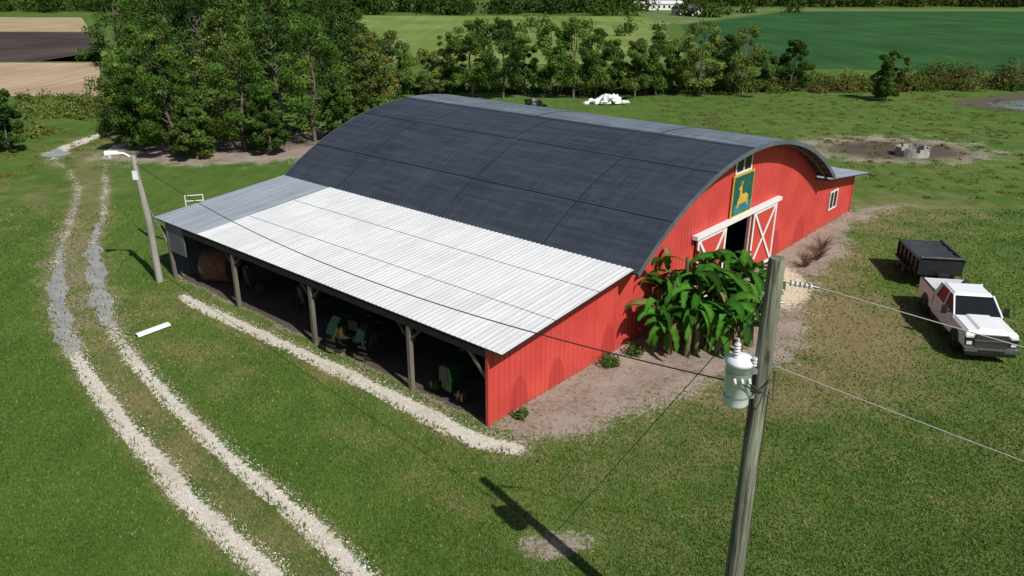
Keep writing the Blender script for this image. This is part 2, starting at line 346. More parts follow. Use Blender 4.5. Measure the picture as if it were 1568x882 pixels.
nm={'pine':'pine_tree','dark':'pine_tree','oak':'oak_tree','light':'birch_tree','yellow':'poplar_tree'}
for i,(x,y,h,r,k) in enumerate(G): tree(nm[k],x,y,h,r,k,i,.07 if i<11 else .2,nleaf=(11500 if i<11 else 6000),leaf=(.18 if i<11 else .24))
R=[(-15,84,6.9,2.4,'yellow',.12),(-12.3,83,6.9,2.7,'oak',.12),(-12.6,78,5.0,1.8,'yellow',.08),(-9,86,4.9,2.2,'light',.08),(-4.2,84,8.2,2.8,'pine',.14),(-6.8,87,6.6,2.0,'oak',.14),(-1,84,8.2,2.8,'dark',.14),(1.3,86,6.2,1.9,'oak',.14),(4.0,85,7.6,2.7,'pine',.14),(6.4,84,8.3,2.9,'pine',.14),(8.8,85,7.2,2.3,'oak',.12),(10.8,86,6.0,2.0,'pine',.14),(13,85,6.0,2.2,'oak',.12),(15.4,86,6.8,2.5,'pine',.12),(17.4,88,5,1.7,'oak',.15),(20,86,8.0,2.5,'light',.12),(22.8,88,6.4,2.0,'oak',.1),(25,87,7.2,2.8,'light',.1),(28,90,4.5,1.8,'oak',.1),(31.6,91,5.7,2.3,'dark',.08),(39,83,5.1,1.9,'oak',.06),(-36.2,56,4.6,1.5,'dark',.1)]
for i,(x,y,h,r,k,low) in enumerate(R): tree(nm[k],x,y,h,r,k,60+i,low,.21,7800,46)
def cloud(name,items,leaf,per,seed,loc=(0,0,0)):
    rng=np.random.default_rng(seed); Ps=[];Cs=[];Ds=[]
    for (x,y,z,rx,rz,kind,br) in items:
        n=per; d=rng.normal(size=(n,3)); d/=np.linalg.norm(d,axis=1,keepdims=True); d[:,2]=np.abs(d[:,2])
        lump=1+.25*np.sin(d[:,0:1]*5+x)+.25*np.sin(d[:,1:2]*6+y)
        P=d*rng.uniform(.45,1.05,(n,1))*lump*np.array([rx,rx,rz])+np.array([x,y,z])
        c=np.array(PAL[kind])*br*.85*rng.uniform(.55,1.4,(n,1)); Ps.append(P);Cs.append(c);Ds.append(d)
    P=np.vstack(Ps)-np.array(loc);C=np.vstack(Cs); V,C=leaves(P,leaf*rng.uniform(.6,1.4,len(P)),C,rng,.6,np.vstack(Ds)); return foliage_obj(name,V,C,loc)
rr=random.Random(8); it=[]
for i in range(150):
    x=rr.uniform(22,72); y=88+rr.uniform(0,7)+(x-22)*.08
    it.append((x,y,0,rr.uniform(.8,1.8),rr.uniform(.5,1.7),rr.choice(['brown','light','oak','yellow','oak']),rr.uniform(.7,1.2)))
for x,y,h in [(51,96,3.2),(54,95,2.9),(57.5,93,3),(49,95,2.4),(61,95,3),(44,92,2)]:
    for k in range(5): it.append((x+rr.uniform(-1.5,1.5),y+rr.uniform(-1,1),rr.uniform(0,h*.3),1.5,h*.7,rr.choice(['brown','oak','light']),rr.uniform(.7,1.2)))
cloud('hedgerow',it,.26,320,5)
it=[]
for i in range(120):
    x=rr.uniform(-12,24); it.append((x,rr.uniform(87,91),0,rr.uniform(.5,1.3),rr.uniform(.4,1.2),rr.choice(['oak','light','dark']),rr.uniform(.7,1.1)))
cloud('undergrowth',it,.25,160,6)
it=[]
for i in range(230):
    k=rr.random(); x=-34-rr.uniform(0,24)*k; y=70+rr.uniform(0,12)*(.3+k)
    it.append((x,y,0,rr.uniform(.5,1.4),rr.uniform(.3,1.1),rr.choice(['yellow','light','oak','light']),rr.uniform(.8,1.3)))
for i in range(60):
    it.append((-37-rr.uniform(0,8),rr.uniform(48,66),0,rr.uniform(.4,1.1),rr.uniform(.2,.8),rr.choice(['yellow','light','oak']),rr.uniform(.8,1.2)))
cloud('weeds',it,.22,170,7)
it=[]
for i in range(60):
    x=rr.uniform(-32,-11);y=rr.uniform(61,80); it.append((x,y,0,rr.uniform(.6,1.5),rr.uniform(.5,1.6),rr.choice(['oak','dark','light']),rr.uniform(.6,1.1)))
cloud('grove_understory',it,.26,180,9)
it=[]
for i in range(1100):
    if rr.random()<.65: x=rr.uniform(14,52);y=rr.uniform(44,88)
    else: x=rr.uniform(-42,-23);y=rr.uniform(36,66)
    if abs(x+26)<5 and abs(y-45)<14: continue
    it.append((x,y,0,rr.uniform(.2,.7),rr.uniform(.03,.12),rr.choice(['yellow','light','light','light','brown']),rr.uniform(.95,1.3)))
cloud('pasture_tufts',it,.13,40,14)
it=[]
for i in range(420):
    x=rr.uniform(-330,330); y=rr.uniform(0,26)
    y+= 268 if x<40 else 345+(x-40)*.05
    if x<-110: y=275+rr.uniform(0,40)
    h=rr.uniform(7,12); it.append((x,y,0,rr.uniform(3,5.5),h,rr.choice(['oak','dark','pine','dark','oak']),rr.uniform(.5,.95)))
for x,y in [(48,300),(44,305),(60,262),(62,258),(70,275),(100,296),(66,300),(56,268),(82,290)]:
    it.append((x,y,0,4,7,'oak',.8))
cloud('distant_treeline',it,1.2,190,10)
it=[]
for i in range(26):
    x=rr.uniform(-8,36);y=rr.uniform(120,210); it.append((x,y,0,rr.uniform(1.5,2.6),rr.uniform(2,4),rr.choice(['oak','dark','light']),.9))
cloud('field_scrub',it,.6,140,12)
# near lawn blades
rng=np.random.default_rng(77); N=300000
def masks(gx,gy):
    ix=np.clip(np.searchsorted(xs,gx)-1,0,nx-1); iy=np.clip(np.searchsorted(ys,gy)-1,0,ny-1); return ix,iy
u=rng.random(N); y0,y1=11.2,42.; gy=1/(1/y0-u*(1/y0-1/y1)); gx=rng.uniform(-.78,.78,N)*(gy+3.5)
ix,iy=masks(gx,gy)
bad=np.maximum.reduce([gravel[iy,ix]*1.1,dirt[iy,ix],pale[iy,ix],dark[iy,ix],muddy[iy,ix]*.8,dry[iy,ix]*.5])
keep=rng.random(N)>bad*1.7-.25; gx,gy=gx[keep],gy[keep]; dr=dry[iy,ix][keep]; gr=gravel[iy,ix][keep]; n=len(gx)
h=rng.uniform(.025,.065,n)*(1+gy*.012)*(1+.9*np.clip(gr*3,0,1)); th=rng.uniform(0,6.28,n); wd=rng.uniform(.009,.018,n)*(gy/14)
lean_=rng.uniform(0,.9,n); ph=rng.uniform(0,6.28,n)
P0=np.stack([gx,gy,np.zeros(n)],1); sdv=np.stack([np.cos(th),np.sin(th),np.zeros(n)],1)*wd[:,None]
tip=P0+np.stack([np.cos(ph)*lean_*h,np.sin(ph)*lean_*h,h],1)
Vg=np.stack([P0-sdv,P0+sdv,tip],1).reshape(-1,3); Fg=np.arange(3*n).reshape(-1,3)
pat=.5+.25*np.sin(gx*.9+1.7*np.sin(gy*.6))+.25*np.sin(gy*1.3+1.3*np.sin(gx*.8))
base=np.array([[.062,.128,.018]])*(1-pat[:,None])+np.array([[.115,.185,.034]])*pat[:,None]
isd=rng.random(n)<(.05+dr*.72); base[isd]=np.array([.27,.225,.11])
base=base*rng.uniform(.5,1.5,(n,1)); Cg=np.repeat(base,3,axis=0)
mg=bpy.data.meshes.new('grass'); fastmesh(mg,Vg,Fg); colattr(mg,'lc',Cg[:,0],Cg[:,1],Cg[:,2]); mg.materials.append(LEAF)
og=bpy.data.objects.new('grass',mg); scene.collection.objects.link(og)
# litter and loose stones
LIT=leafmat('dry_litter',0.0)
def scatter(name,maskfn,n,box,smin,smax,cols,seed):
    rng=np.random.default_rng(seed); x=rng.uniform(box[0],box[1],n); y=rng.uniform(box[2],box[3],n); ix,iy=masks(x,y); k=rng.random(n)<maskfn(ix,iy); x,y=x[k],y[k]; n=len(x)
    P=np.stack([x,y,rng.uniform(.008,.025,n)],1); D=np.tile([[0,0,2.5]],(n,1)); cc=np.array(cols)[rng.integers(0,len(cols),n)]*rng.uniform(.6,1.3,(n,1))
    V,C=leaves(P,rng.uniform(smin,smax,n),cc,rng,.7,D,.8); return foliage_obj(name,V,C,(0,0,0),None,LIT)
scatter('leaf_litter',lambda i,j:np.clip(bare[j,i]*.8+.35*(dry[j,i]>.5),0,1)*.6,16000,(-2,22,17,44),.03,.08,[(.32,.19,.09),(.25,.13,.06),(.42,.34,.22),(.16,.09,.05)],5)
scatter('gravel_stones',lambda i,j:np.clip(gravel[j,i]*1.6,0,.9),90000,(-16,1,11,30),.02,.055,[(.64,.60,.52),(.52,.48,.42),(.74,.72,.66),(.34,.3,.25)],6)
# ---------------------------------------------------------------- materials for objects
RED=simple('red_painted_steel',(.56,.062,.048),.5,0,.16,.7)
def redwall():
    m,nt,out=newmat('red_corrugated_steel'); v=coords(nt)
    sep=nd(nt,'ShaderNodeSeparateXYZ',{0:v}).outputs
    vs=nd(nt,'ShaderNodeMapping',{'Vector':v,'Scale':(3,3,.25)}).outputs[0]
    n1=noise(nt,vs,1.2,4); n2=noise(nt,v,.6,3)
    c=mixc(nt,ramp(nt,n2,.3,.7),(.49,.054,.044),(.59,.075,.058))
    c=mixc(nt,mth(nt,'MULTIPLY',ramp(nt,n1,.5,.75),.4),c,(.37,.045,.038))
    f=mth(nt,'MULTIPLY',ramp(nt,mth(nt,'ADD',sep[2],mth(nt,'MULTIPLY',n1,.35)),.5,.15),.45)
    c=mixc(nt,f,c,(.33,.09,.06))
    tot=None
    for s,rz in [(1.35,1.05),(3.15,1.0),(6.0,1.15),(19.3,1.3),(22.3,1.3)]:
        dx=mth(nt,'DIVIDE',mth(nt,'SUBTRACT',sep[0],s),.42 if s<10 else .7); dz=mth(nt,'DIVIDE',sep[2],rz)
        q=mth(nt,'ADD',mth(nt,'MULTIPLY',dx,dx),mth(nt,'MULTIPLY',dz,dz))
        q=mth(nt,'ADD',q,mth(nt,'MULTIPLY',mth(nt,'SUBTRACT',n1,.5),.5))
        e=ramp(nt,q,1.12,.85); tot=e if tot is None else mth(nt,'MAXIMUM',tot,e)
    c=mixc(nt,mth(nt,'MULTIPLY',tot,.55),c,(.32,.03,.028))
    b=nd(nt,'ShaderNodeBsdfPrincipled',{'Base Color':c,'Roughness':.5,'Specular IOR Level':.35}); nt.links.new(b.outputs[0],out.inputs[0]); return m
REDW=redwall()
WHITE=simple('white_paint',(.78,.78,.76),.5,0,.12,4)
def metalroof(name,c1,c2,rough,metal):
    m,nt,out=newmat(name); v=coords(nt)
    vs=nd(nt,'ShaderNodeMapping',{'Vector':v,'Scale':(.35,5,1)}).outputs[0]
    n1=noise(nt,vs,1.0,5,.65); n2=noise(nt,v,.5,4); n3=noise(nt,v,9,3)
    c=mixc(nt,ramp(nt,n1,.35,.65),c1,c2); c=mixc(nt,mth(nt,'MULTIPLY',ramp(nt,n2,.4,.7),.35),c,tuple(x*.85 for x in c1))
    c=mixc(nt,mth(nt,'MULTIPLY',ramp(nt,n3,.62,.75),.35),c,tuple(x*.6 for x in c1))
    b=nd(nt,'ShaderNodeBsdfPrincipled',{'Base Color':c,'Roughness':rough,'Metallic':metal}); nt.links.new(b.outputs[0],out.inputs[0]); return m
WROOF=metalroof('white_roofing_steel',(.57,.58,.58),(.69,.695,.685),.5,0)
GROOF=metalroof('galvanised_roofing',(.30,.335,.38),(.42,.455,.50),.45,.3)
def archmat(name,c1,c2,ro):
    m,nt,out=newmat(name); v=coords(nt)
    va=nd(nt,'ShaderNodeMapping',{'Vector':v,'Scale':(2.5,.25,2.5)}).outputs[0]
    vb=nd(nt,'ShaderNodeMapping',{'Vector':v,'Scale':(.3,3.5,.3)}).outputs[0]
    n1=noise(nt,va,1.6,5,.65); n2=noise(nt,vb,1.4,5,.65); n3=noise(nt,v,.35,4); n4=noise(nt,v,12,4)
    c=mixc(nt,ramp(nt,n3,.3,.7),c1,c2); c=mixc(nt,mth(nt,'MULTIPLY',ramp(nt,n1,.42,.66),.6),c,tuple(x*1.6 for x in c2))
    c=mixc(nt,mth(nt,'MULTIPLY',ramp(nt,n2,.48,.7),.45),c,tuple(x*.55 for x in c1))
    c=mixc(nt,mth(nt,'MULTIPLY',ramp(nt,n2,.5,.3),.35),c,tuple(x*1.7 for x in c2))
    c=mixc(nt,mth(nt,'MULTIPLY',ramp(nt,n4,.55,.7),.3),c,tuple(x*2.2 for x in c2))
    b=nd(nt,'ShaderNodeBsdfPrincipled',{'Base Color':c,'Roughness':mth(nt,'ADD',ro-.05,mth(nt,'MULTIPLY',n2,.25)),'Specular IOR Level':.5})
    wv=nd(nt,'ShaderNodeTexWave',{'Vector':v,'Scale':1.1,'Distortion':.4},wave_type='BANDS',bands_direction='X').outputs[1]
    h=mth(nt,'ADD',mth(nt,'MULTIPLY',wv,.5),mth(nt,'MULTIPLY',n1,.8))
    bm=nd(nt,'ShaderNodeBump',{'Height':h,'Strength':.35,'Distance':.06}); nt.links.new(bm.outputs[0],b.inputs['Normal'])
    nt.links.new(b.outputs[0],out.inputs[0]); return m
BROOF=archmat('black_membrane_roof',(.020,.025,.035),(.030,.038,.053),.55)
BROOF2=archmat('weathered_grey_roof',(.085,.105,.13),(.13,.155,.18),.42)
SEAM=simple('roof_seam',(.008,.009,.012),.6); SEAML=simple('roof_lap_edge',(.065,.078,.095),.5)
WOOD=simple('weathered_timber',(.17,.15,.12),.85,0,.4,2,.3,30,(1,1,.15)); DWOOD=simple('old_rafter',(.06,.05,.04),.9)
DARKM=simple('shade_dark_steel',(.018,.018,.018),.8); GMET=simple('grey_sheet_steel',(.13,.15,.17),.6,.2,.3,1.5)  # DARKM: grey inner metal made near-black, interior shade put into its colour
GLASS=simple('window_glass',(.012,.014,.017),.12,0,.1,1,spec=.35); TYRE=simple('tyre_rubber',(.018,.018,.018),.85,0,.3,8)
# ---------------------------------------------------------------- barn
W1,W2,W3,L=6.38,23.68,29.36,18.29
ze,zi,zp=2.54,3.13,5.92; OH=.63; OM=.85
hw=(W2-W1)/2; rise=zp-zi; RA=(hw*hw+rise*rise)/(2*rise); SC=W1+hw; ZC=zp-RA; AM=math.asin(hw/RA)
def az(s,off=0): return ZC+math.sqrt(max(0,(RA+off)**2-(s-SC)**2))
barn=bpy.data.objects.new('red_barn',None); scene.collection.objects.link(barn); barn.location=(-.66,19.35,0); barn.rotation_euler=(0,0,.8596)
mb=MB()
def wallstrip(s0,s1,zf,z0=0,t=0,mi=0,step=.24,rib=True,out=-1):
    n=max(1,int(round((s1-s0)/step))); ss=np.linspace(s0,s1,n+1)
    for a,b in zip(ss[:-1],ss[1:]):
        mb.add([(a,t,z0),(b,t,z0),(b,t,zf(b)),(a,t,zf(a))],[(0,1,2,3)],mi)
        if rib:
            o=out*.022
            mb.add([(a-.03,t+out*.002,z0),(a-.012,t+o,z0),(a+.018,t+o,z0),(a+.036,t+out*.002,z0),(a-.03,t+out*.002,zf(a)-.01),(a-.012,t+o,zf(a)-.01),(a+.018,t+o,zf(a)-.01),(a+.036,t+out*.002,zf(a)-.01)],[(0,1,5,4),(1,2,6,5),(2,3,7,6)],mi)
lean=lambda s:ze-.07+(zi-ze)*s/W1
arch=lambda s:az(s)-.1
D0,D1,DZ=13.93,16.36,2.75
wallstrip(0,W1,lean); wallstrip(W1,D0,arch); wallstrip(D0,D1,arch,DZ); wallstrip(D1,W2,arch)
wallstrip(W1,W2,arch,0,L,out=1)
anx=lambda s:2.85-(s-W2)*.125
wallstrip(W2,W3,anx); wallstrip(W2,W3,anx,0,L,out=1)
for k in range(76):
    a=k*L/76; b=(k+1)*L/76
    mb.add([(W3,a,0),(W3,b,0),(W3,b,anx(W3)),(W3,a,anx(W3))],[(0,1,2,3)],0)
    mb.box(W3+.002,W3+.028,a,a+.05,0,anx(W3)-.02,0)
mb.box(-.05,.06,-.04,.06,0,ze-.08,1); mb.box(W3-.04,W3+.04,-.05,.05,0,anx(W3)-.02,1)
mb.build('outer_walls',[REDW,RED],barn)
mb=MB()
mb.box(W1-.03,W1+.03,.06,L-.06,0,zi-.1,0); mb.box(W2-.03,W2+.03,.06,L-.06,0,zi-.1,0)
n=26
for k in range(n):
    a=W1*k/n;b=W1*(k+1)/n
    mb.add([(a,L,0),(b,L,0),(b,L,lean(b)),(a,L,lean(a))],[(0,1,2,3)],1)
    mb.box(a,a+.05,L-.03,L-.002,0,lean(a)-.05,1)
mb.box(-.03,.02,L-1.5,L-.1,1.2,ze-.1,1)
mb.box(.05,W1-.05,.06,.08,0,ze-.1,0)
mb.box(6.5,23.5,.4,18,.003,.01,0)  # near-black floor sheet, colour stands in for shade inside the barn
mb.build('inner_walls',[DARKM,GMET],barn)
mb=MB()
def ribroof(s0,z0,s1,z1,t0,t1,mi,pitch=.2,under=3):
    t=t0;prof=[]
    while t<t1-1e-6:
        prof+= [(t,0),(t+pitch*.70,0),(t+pitch*.78,.012),(t+pitch*.92,.012)]
        t+=pitch
    prof.append((t1 if t>t1 else t,0)); prof=[(min(a,t1),b) for a,b in prof]
    ns=6; vs=[];fs=[]
    for j in range(ns+1):
        k=j/ns
        for a,b in prof: vs.append((s0+(s1-s0)*k,a,z0+(z1-z0)*k+b))
    n=len(prof)
    for j in range(ns):
        for i in range(n-1): fs.append((j*n+i,(j+1)*n+i,(j+1)*n+i+1,j*n+i+1))
    mb.add(vs,fs,mi)
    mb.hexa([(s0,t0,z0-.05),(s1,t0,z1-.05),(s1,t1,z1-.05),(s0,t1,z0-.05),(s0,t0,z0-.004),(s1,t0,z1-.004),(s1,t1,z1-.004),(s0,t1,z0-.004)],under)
TS=15.35
S0=-.12; zz=lambda s:ze+(zi+.03-ze)*(s/W1)
ribroof(S0,zz(S0),W1+.12,zz(W1+.12),-OH,TS,0)
ribroof(S0,zz(S0)-.012,W1+.12,zz(W1+.12)-.012,TS,L+OH,1)
for s in (2.2,4.4):
    mb.hexa([(s-.008,-OH,zz(s)+.0),(s+.008,-OH,zz(s)+.0),(s+.008,TS,zz(s)+.0),(s-.008,TS,zz(s)+.0),(s-.008,-OH,zz(s)+.016),(s+.008,-OH,zz(s)+.016),(s+.008,TS,zz(s)+.016),(s-.008,TS,zz(s)+.016)],2)
ribroof(W3+.65,2.85-(W3+.65-W2)*.125+.08,W2-.25,2.85+.25*.125+.08,-OH,L+OH,1)
mb.build('lean_to_roofs',[WROOF,GROOF,GMET,DARKM],barn)
mb=MB(); NA=56; t0,t1=-OM,L+OH
tsegs=np.linspace(t0,t1,9)
def arcpt(k,t,off=0):
    a=-AM*1.015+2*AM*1.015*k; return (SC+(RA+off)*math.sin(a),t,ZC+(RA+off)*math.cos(a))
vs=[arcpt(i/NA,t,.04) for t in tsegs for i in range(NA+1)]
fsA=[];fsB=[]
for j in range(len(tsegs)-1):
    for i in range(NA):
        f=(j*(NA+1)+i,j*(NA+1)+i+1,(j+1)*(NA+1)+i+1,(j+1)*(NA+1)+i)
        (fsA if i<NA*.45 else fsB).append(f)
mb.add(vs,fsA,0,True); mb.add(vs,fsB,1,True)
vs=[arcpt(i/NA,t,-.05) for t in (t0+.02,t1-.02) for i in range(NA+1)]
mb.add(vs,[(i+1,i,NA+1+i,NA+2+i) for i in range(NA)],3,True)
for t,tt in ((t0,t0+.03),(t1-.03,t1)):
    for i in range(NA):
        a,b=i/NA,(i+1)/NA
        p=[arcpt(a,t,-.12),arcpt(b,t,-.12),arcpt(b,tt,-.12),arcpt(a,tt,-.12),arcpt(a,t,.05),arcpt(b,t,.05),arcpt(b,tt,.05),arcpt(a,tt,.05)]
        mb.hexa(p,4)
def arcband(k0,k1,ta,tb,mi,off=.048):
    n=max(2,int((k1-k0)*NA))
    for i in range(n):
        a=k0+(k1-k0)*i/n; b=k0+(k1-k0)*(i+1)/n
        mb.add([arcpt(a,ta,off),arcpt(b,ta,off),arcpt(b,tb,off),arcpt(a,tb,off)],[(0,1,2,3)],mi)
for t,ka,kb in ((3.2,0,.45),(8.4,0,.3),(8.9,.3,.45),(14.9,0,.3),(14.2,.3,.45),(3.4,.45,1),(10,.45,1)): arcband(ka,kb,t-.035,t+.015,2); arcband(ka,kb,t+.015,t+.04,5)
for k in (.13,.30,.45,.68): arcband(k-.0020,k+.0008,t0+.03,t1-.03,2,.052); arcband(k+.0008,k+.0020,t0+.03,t1-.03,5,.052)
mb.build('arched_roof',[BROOF,BROOF2,SEAM,DWOOD,GMET,SEAML],barn)
mb=MB()
for i in range(1,25):
    p=arcpt(i/25,0,-.09); mb.beam((p[0],-OM+.04,p[2]),(p[0],.0-.03,p[2]),.07,.1,0)
for i in range(NA):
    mb.beam(arcpt(i/NA,-OM*.55,-.16),arcpt((i+1)/NA,-OM*.55,-.16),.05,.12,0)
for t in np.arange(.3,L,1.2):
    mb.beam((0,t,ze-.14),(W1-.05,t,zi-.14),.06,.14,1)
mb.beam((.02,.1,ze-.27),(.02,L-.1,ze-.27),.08,.2,1)
for t in (3.25,8.23,13.13,18.15):
    mb.box(-.05,.09,t-.07,t+.07,0,ze-.35,0)
    mb.beam((.02,t,ze-.85),(.02,t+.5,ze-.38),.06,.08,1); mb.beam((.02,t,ze-.85),(.02,t-.5,ze-.38),.06,.08,1)
    mb.beam((.02,t,ze-1.05),(.7,t,ze-.3),.06,.09,1)
for t in (3.25,8.23,13.13): mb.box(3.1,3.26,t-.08,t+.08,0,2.68,1)
mb.beam((.02,.1,ze-1.0),(.02,.75,ze-.36),.06,.09,0)
mb.build('timber_frame',[WOOD,DWOOD],barn)
mb=MB()
def xdoor(a,b,z0,z1,t):
    mb.box(a,b,t-.03,t+.03,z0,z1,0); q=t-.033; w=.13
    mb.box(a,a+w,q-.025,q,z0,z1,1); mb.box(b-w,b,q-.025,q,z0,z1,1)
    mb.box(a+w,b-w,q-.025,q,z1-w,z1,1); mb.box(a+w,b-w,q-.025,q,z0,z0+w,1)
    mb.beam((a+w,q-.012,z0+w),(b-w,q-.012,z1-w),.02,.12,1); mb.beam((a+w,q-.034,z1-w),(b-w,q-.034,z0+w),.02,.12,1)
xdoor(11.55,13.9,.05,2.78,-.12); xdoor(16.4,18.75,.05,2.78,-.12)
mb.box(11.3,19.0,-.26,-.04,2.82,2.98,1)
mb.box(D0-.1,D0-.004,-.06,.1,0,2.75,1); mb.box(D1+.004,D1+.1,-.06,.1,0,2.75,1)
mb.build('sliding_doors',[RED,WHITE],barn)
mb=MB()
for a,b,z0,z1 in ((14.45,15.75,4.8,5.6),(25.95,26.9,.85,1.7)):
    mb.box(a,b,-.05,-.035,z0,z1,0); w=.07
    mb.box(a-w,a,-.075,-.031,z0-w,z1+w,1);mb.box(b,b+w,-.075,-.031,z0-w,z1+w,1);mb.box(a,b,-.075,-.031,z1,z1+w,1);mb.box(a,b,-.075,-.031,z0-w,z0,1);mb.box((a+b)/2-.03,(a+b)/2+.03,-.07,-.05,z0,z1,1)
mb.build('windows',[GLASS,WHITE],barn)
mb=MB()
SG=simple('sign_green',(.015,.11,.085),.5); SY=simple('sign_yellow',(.62,.42,.06),.5); ST=simple('sign_teal',(.03,.22,.24),.5)
mb.box(14.2,16.05,-.12,-.07,2.98,4.72,1); mb.box(14.28,15.97,-.135,-.12,3.06,4.64,0); mb.box(14.36,15.89,-.142,-.135,3.12,3.5,2)
def poly(P,t,mi): mb.add([(14.36+1.53*x,t,3.12+1.45*y) for x,y in P],[list(range(len(P)))],mi)
poly([(.18,.3),(.3,.24),(.62,.24),(.8,.3),(.82,.42),(.66,.52),(.5,.5),(.42,.56),(.40,.74),(.33,.78),(.22,.72),(.22,.66),(.30,.62),(.28,.46)],-.146,1)
poly([(.34,.77),(.30,.9),(.33,.9),(.38,.78)],-.147,1); poly([(.38,.77),(.42,.92),(.45,.9),(.40,.75)],-.147,1)
poly([(.2,.3),(.17,.14),(.22,.14),(.3,.25)],-.147,1); poly([(.7,.26),(.78,.12),(.83,.13),(.8,.32)],-.147,1)
mb.build('deer_sign',[SG,SY,ST],barn)
# ---------------------------------------------------------------- poles & wires
def polemat():
    m,nt,out=newmat('treated_pole_wood'); v=coords(nt)
    vs=nd(nt,'ShaderNodeMapping',{'Vector':v,'Scale':(9,9,.35)}).outputs[0]
    n1=noise(nt,vs,2.2,5,.7); n2=noise(nt,v,1.3,3)
    c=mixc(nt,ramp(nt,n1,.38,.62),(.07,.072,.05),(.25,.265,.19)); c=mixc(nt,mth(nt,'MULTIPLY',ramp(nt,n2,.42,.6),.5),c,(.13,.13,.095))
    c=mixc(nt,ramp(nt,n1,.42,.36),c,(.025,.023,.018))
    b=nd(nt,'ShaderNodeBsdfPrincipled',{'Base Color':c,'Roughness':.85}); bm=nd(nt,'ShaderNodeBump',{'Height':n1,'Strength':.8,'Distance':.03}); nt.links.new(bm.outputs[0],b.inputs['Normal'])
    nt.links.new(b.outputs[0],out.inputs[0]); return m
POLE=polemat()
STEEL=simple('galvanised_steel',(.42,.43,.44),.4,.5); LGREY=simple('transformer_enamel',(.74,.78,.80),.4,0,.12,5); PORC=simple('porcelain',(.6,.6,.59),.2); WIRE=simple('wire',(.03,.03,.032),.6); WIREL=simple('aluminium_wire',(.30,.30,.31),.5)
px,py=3.81,10.59
mb=MB()
mb.tube([(0,0,z) for z in (0,2,4,6,8.2,8.25)],[.165,.155,.145,.132,.122,.11],0,20)
tx,ty=-.37,-.06
mb.tube([(tx,ty,z) for z in (5.9,5.93,6.58,6.585,6.64,6.70,6.74)],[.18,.2,.2,.22,.22,.16,.05],2,24)
mb.tube([(tx,ty,6.05),(tx,ty,6.08)],[.207,.207],1,24,False); mb.tube([(tx,ty,6.44),(tx,ty,6.47)],[.207,.207],1,24,False)
mb.box(tx+.15,-.1,ty-.05,ty+.05,6.0,6.07,1); mb.box(tx+.15,-.1,ty-.05,ty+.05,6.42,6.5,1)
for k in range(5): mb.tube([(tx-.08,ty-.05,6.72+k*.05),(tx-.08,ty-.05,6.75+k*.05)],[.055,.035],3,12)
mb.tube([(tx-.08,ty-.05,6.74),(tx-.08,ty-.05,7.02)],.02,3,8)
for a in (-.11,0,.11): mb.tube([(tx+a,ty-.18,6.4),(tx+a,ty-.26,6.36)],[.03,.02],3,8)
for k in range(3): mb.tube([(-.2,-.2,6.62+k*.05),(-.2,-.2,6.65+k*.05)],[.045,.03],3,10)
mb.tube([(tx-.08,ty-.05,7.0),(-.3,-.1,7.2),(-.12,-.05,7.7)],.008,4,5); mb.tube([(tx,ty-.26,6.36),(-.1,-.3,6.2),(.1,-.15,6.35)],.014,4,6)
mb.tube([(tx+.11,ty-.26,6.36),(.1,-.33,6.1),(.14,-.15,6.5)],.014,4,6)
mb.tube([(.12,0,7.9),(.22,.0,7.87)],.015,1,6)
for k in range(5): mb.tube([(.24+k*.07,.0,7.86-k*.012),(.28+k*.07,.0,7.853-k*.012)],[.045,.03],3,12)
mb.tube([(.2,0,7.87),(.66,0,7.79)],.012,1,6)
mb.box(-.15,.15,-.03,.03,7.68,7.73,1); mb.tube([(-.15,0,7.55),(.16,0,7.55)],.018,1,6); mb.tube([(.12,.03,6.45),(.2,.0,6.5)],.025,1,6)
mb.tube([(.13,-.06,0),(.125,-.06,6.1)],.012,4,5)
mb.build('utility_pole',[POLE,STEEL,LGREY,PORC,WIRE],loc=(px,py,0))
def wire(name,a,b,sag,r,mat,n=24):
    a=Vector(a);b=Vector(b);mb=MB(); pts=[]
    for i in range(n+1):
        k=i/n; p=a.lerp(b,k); p.z-=4*sag*k*(1-k); pts.append(p-a)
    mb.tube(pts,r,0,5); return mb.build(name,[mat],loc=a)
wire('power_line',(px+.66,py,7.79),(25,4.5,4.6),.35,.009,WIREL)
wire('power_line',(px+.2,py,6.5),(25,5.5,.9),.3,.008,WIREL)
wire('service_cable',(px-.1,py,6.15),(-14.95,30.62,5.05),.95,.013,WIRE,40)
wire('guy_wire',(px-.1,py,7.6),(.85,14.45,0),0,.008,WIRE,4)
mb=MB(); mb.tube([(0,0,0),(-.02,0,2.7),(-.2,0,5.35)],[.15,.13,.10],0,14)
mb.tube([(-.18,0,5.22),(-.5,-.05,5.44),(-.8,-.08,5.46)],.045,2,8); mb.tube([(-.72,-.08,5.46),(-1.2,-.1,5.42)],[.09,.14],2,12); mb.tube([(-1.08,-.1,5.42),(-1.08,-.1,5.28)],[.15,.1],2,12)
mb.box(-.3,-.1,-.12,-.04,4.4,4.75,2)
mb.build('yard_light_pole',[simple('grey_pole_wood',(.36,.34,.29),.85,0,.4,3,.4,20,(2,2,.2)),STEEL,WHITE],loc=(-14.8,30.6,0))
mb=MB(); mb.tube([(0,0,0),(-.25,0,2.6)],[.07,.06],0,8); mb.tube([(.5,.1,0),(-.1,0,1.8)],[.05,.05],0,8); mb.build('leaning_post',[POLE],loc=(-17.3,36.0,0))
mb=MB()
for x in (0,.9): mb.tube([(x,0,0),(x,0,1.0)],.03,0,6)
for z in (.35,.65,.95): mb.tube([(0,0,z),(.9,0,z)],.025,0,6)
mb.build('metal_stock_gate',[WHITE],loc=(-17.6,40.8,0),rz=.3)
mb=MB(); n=10
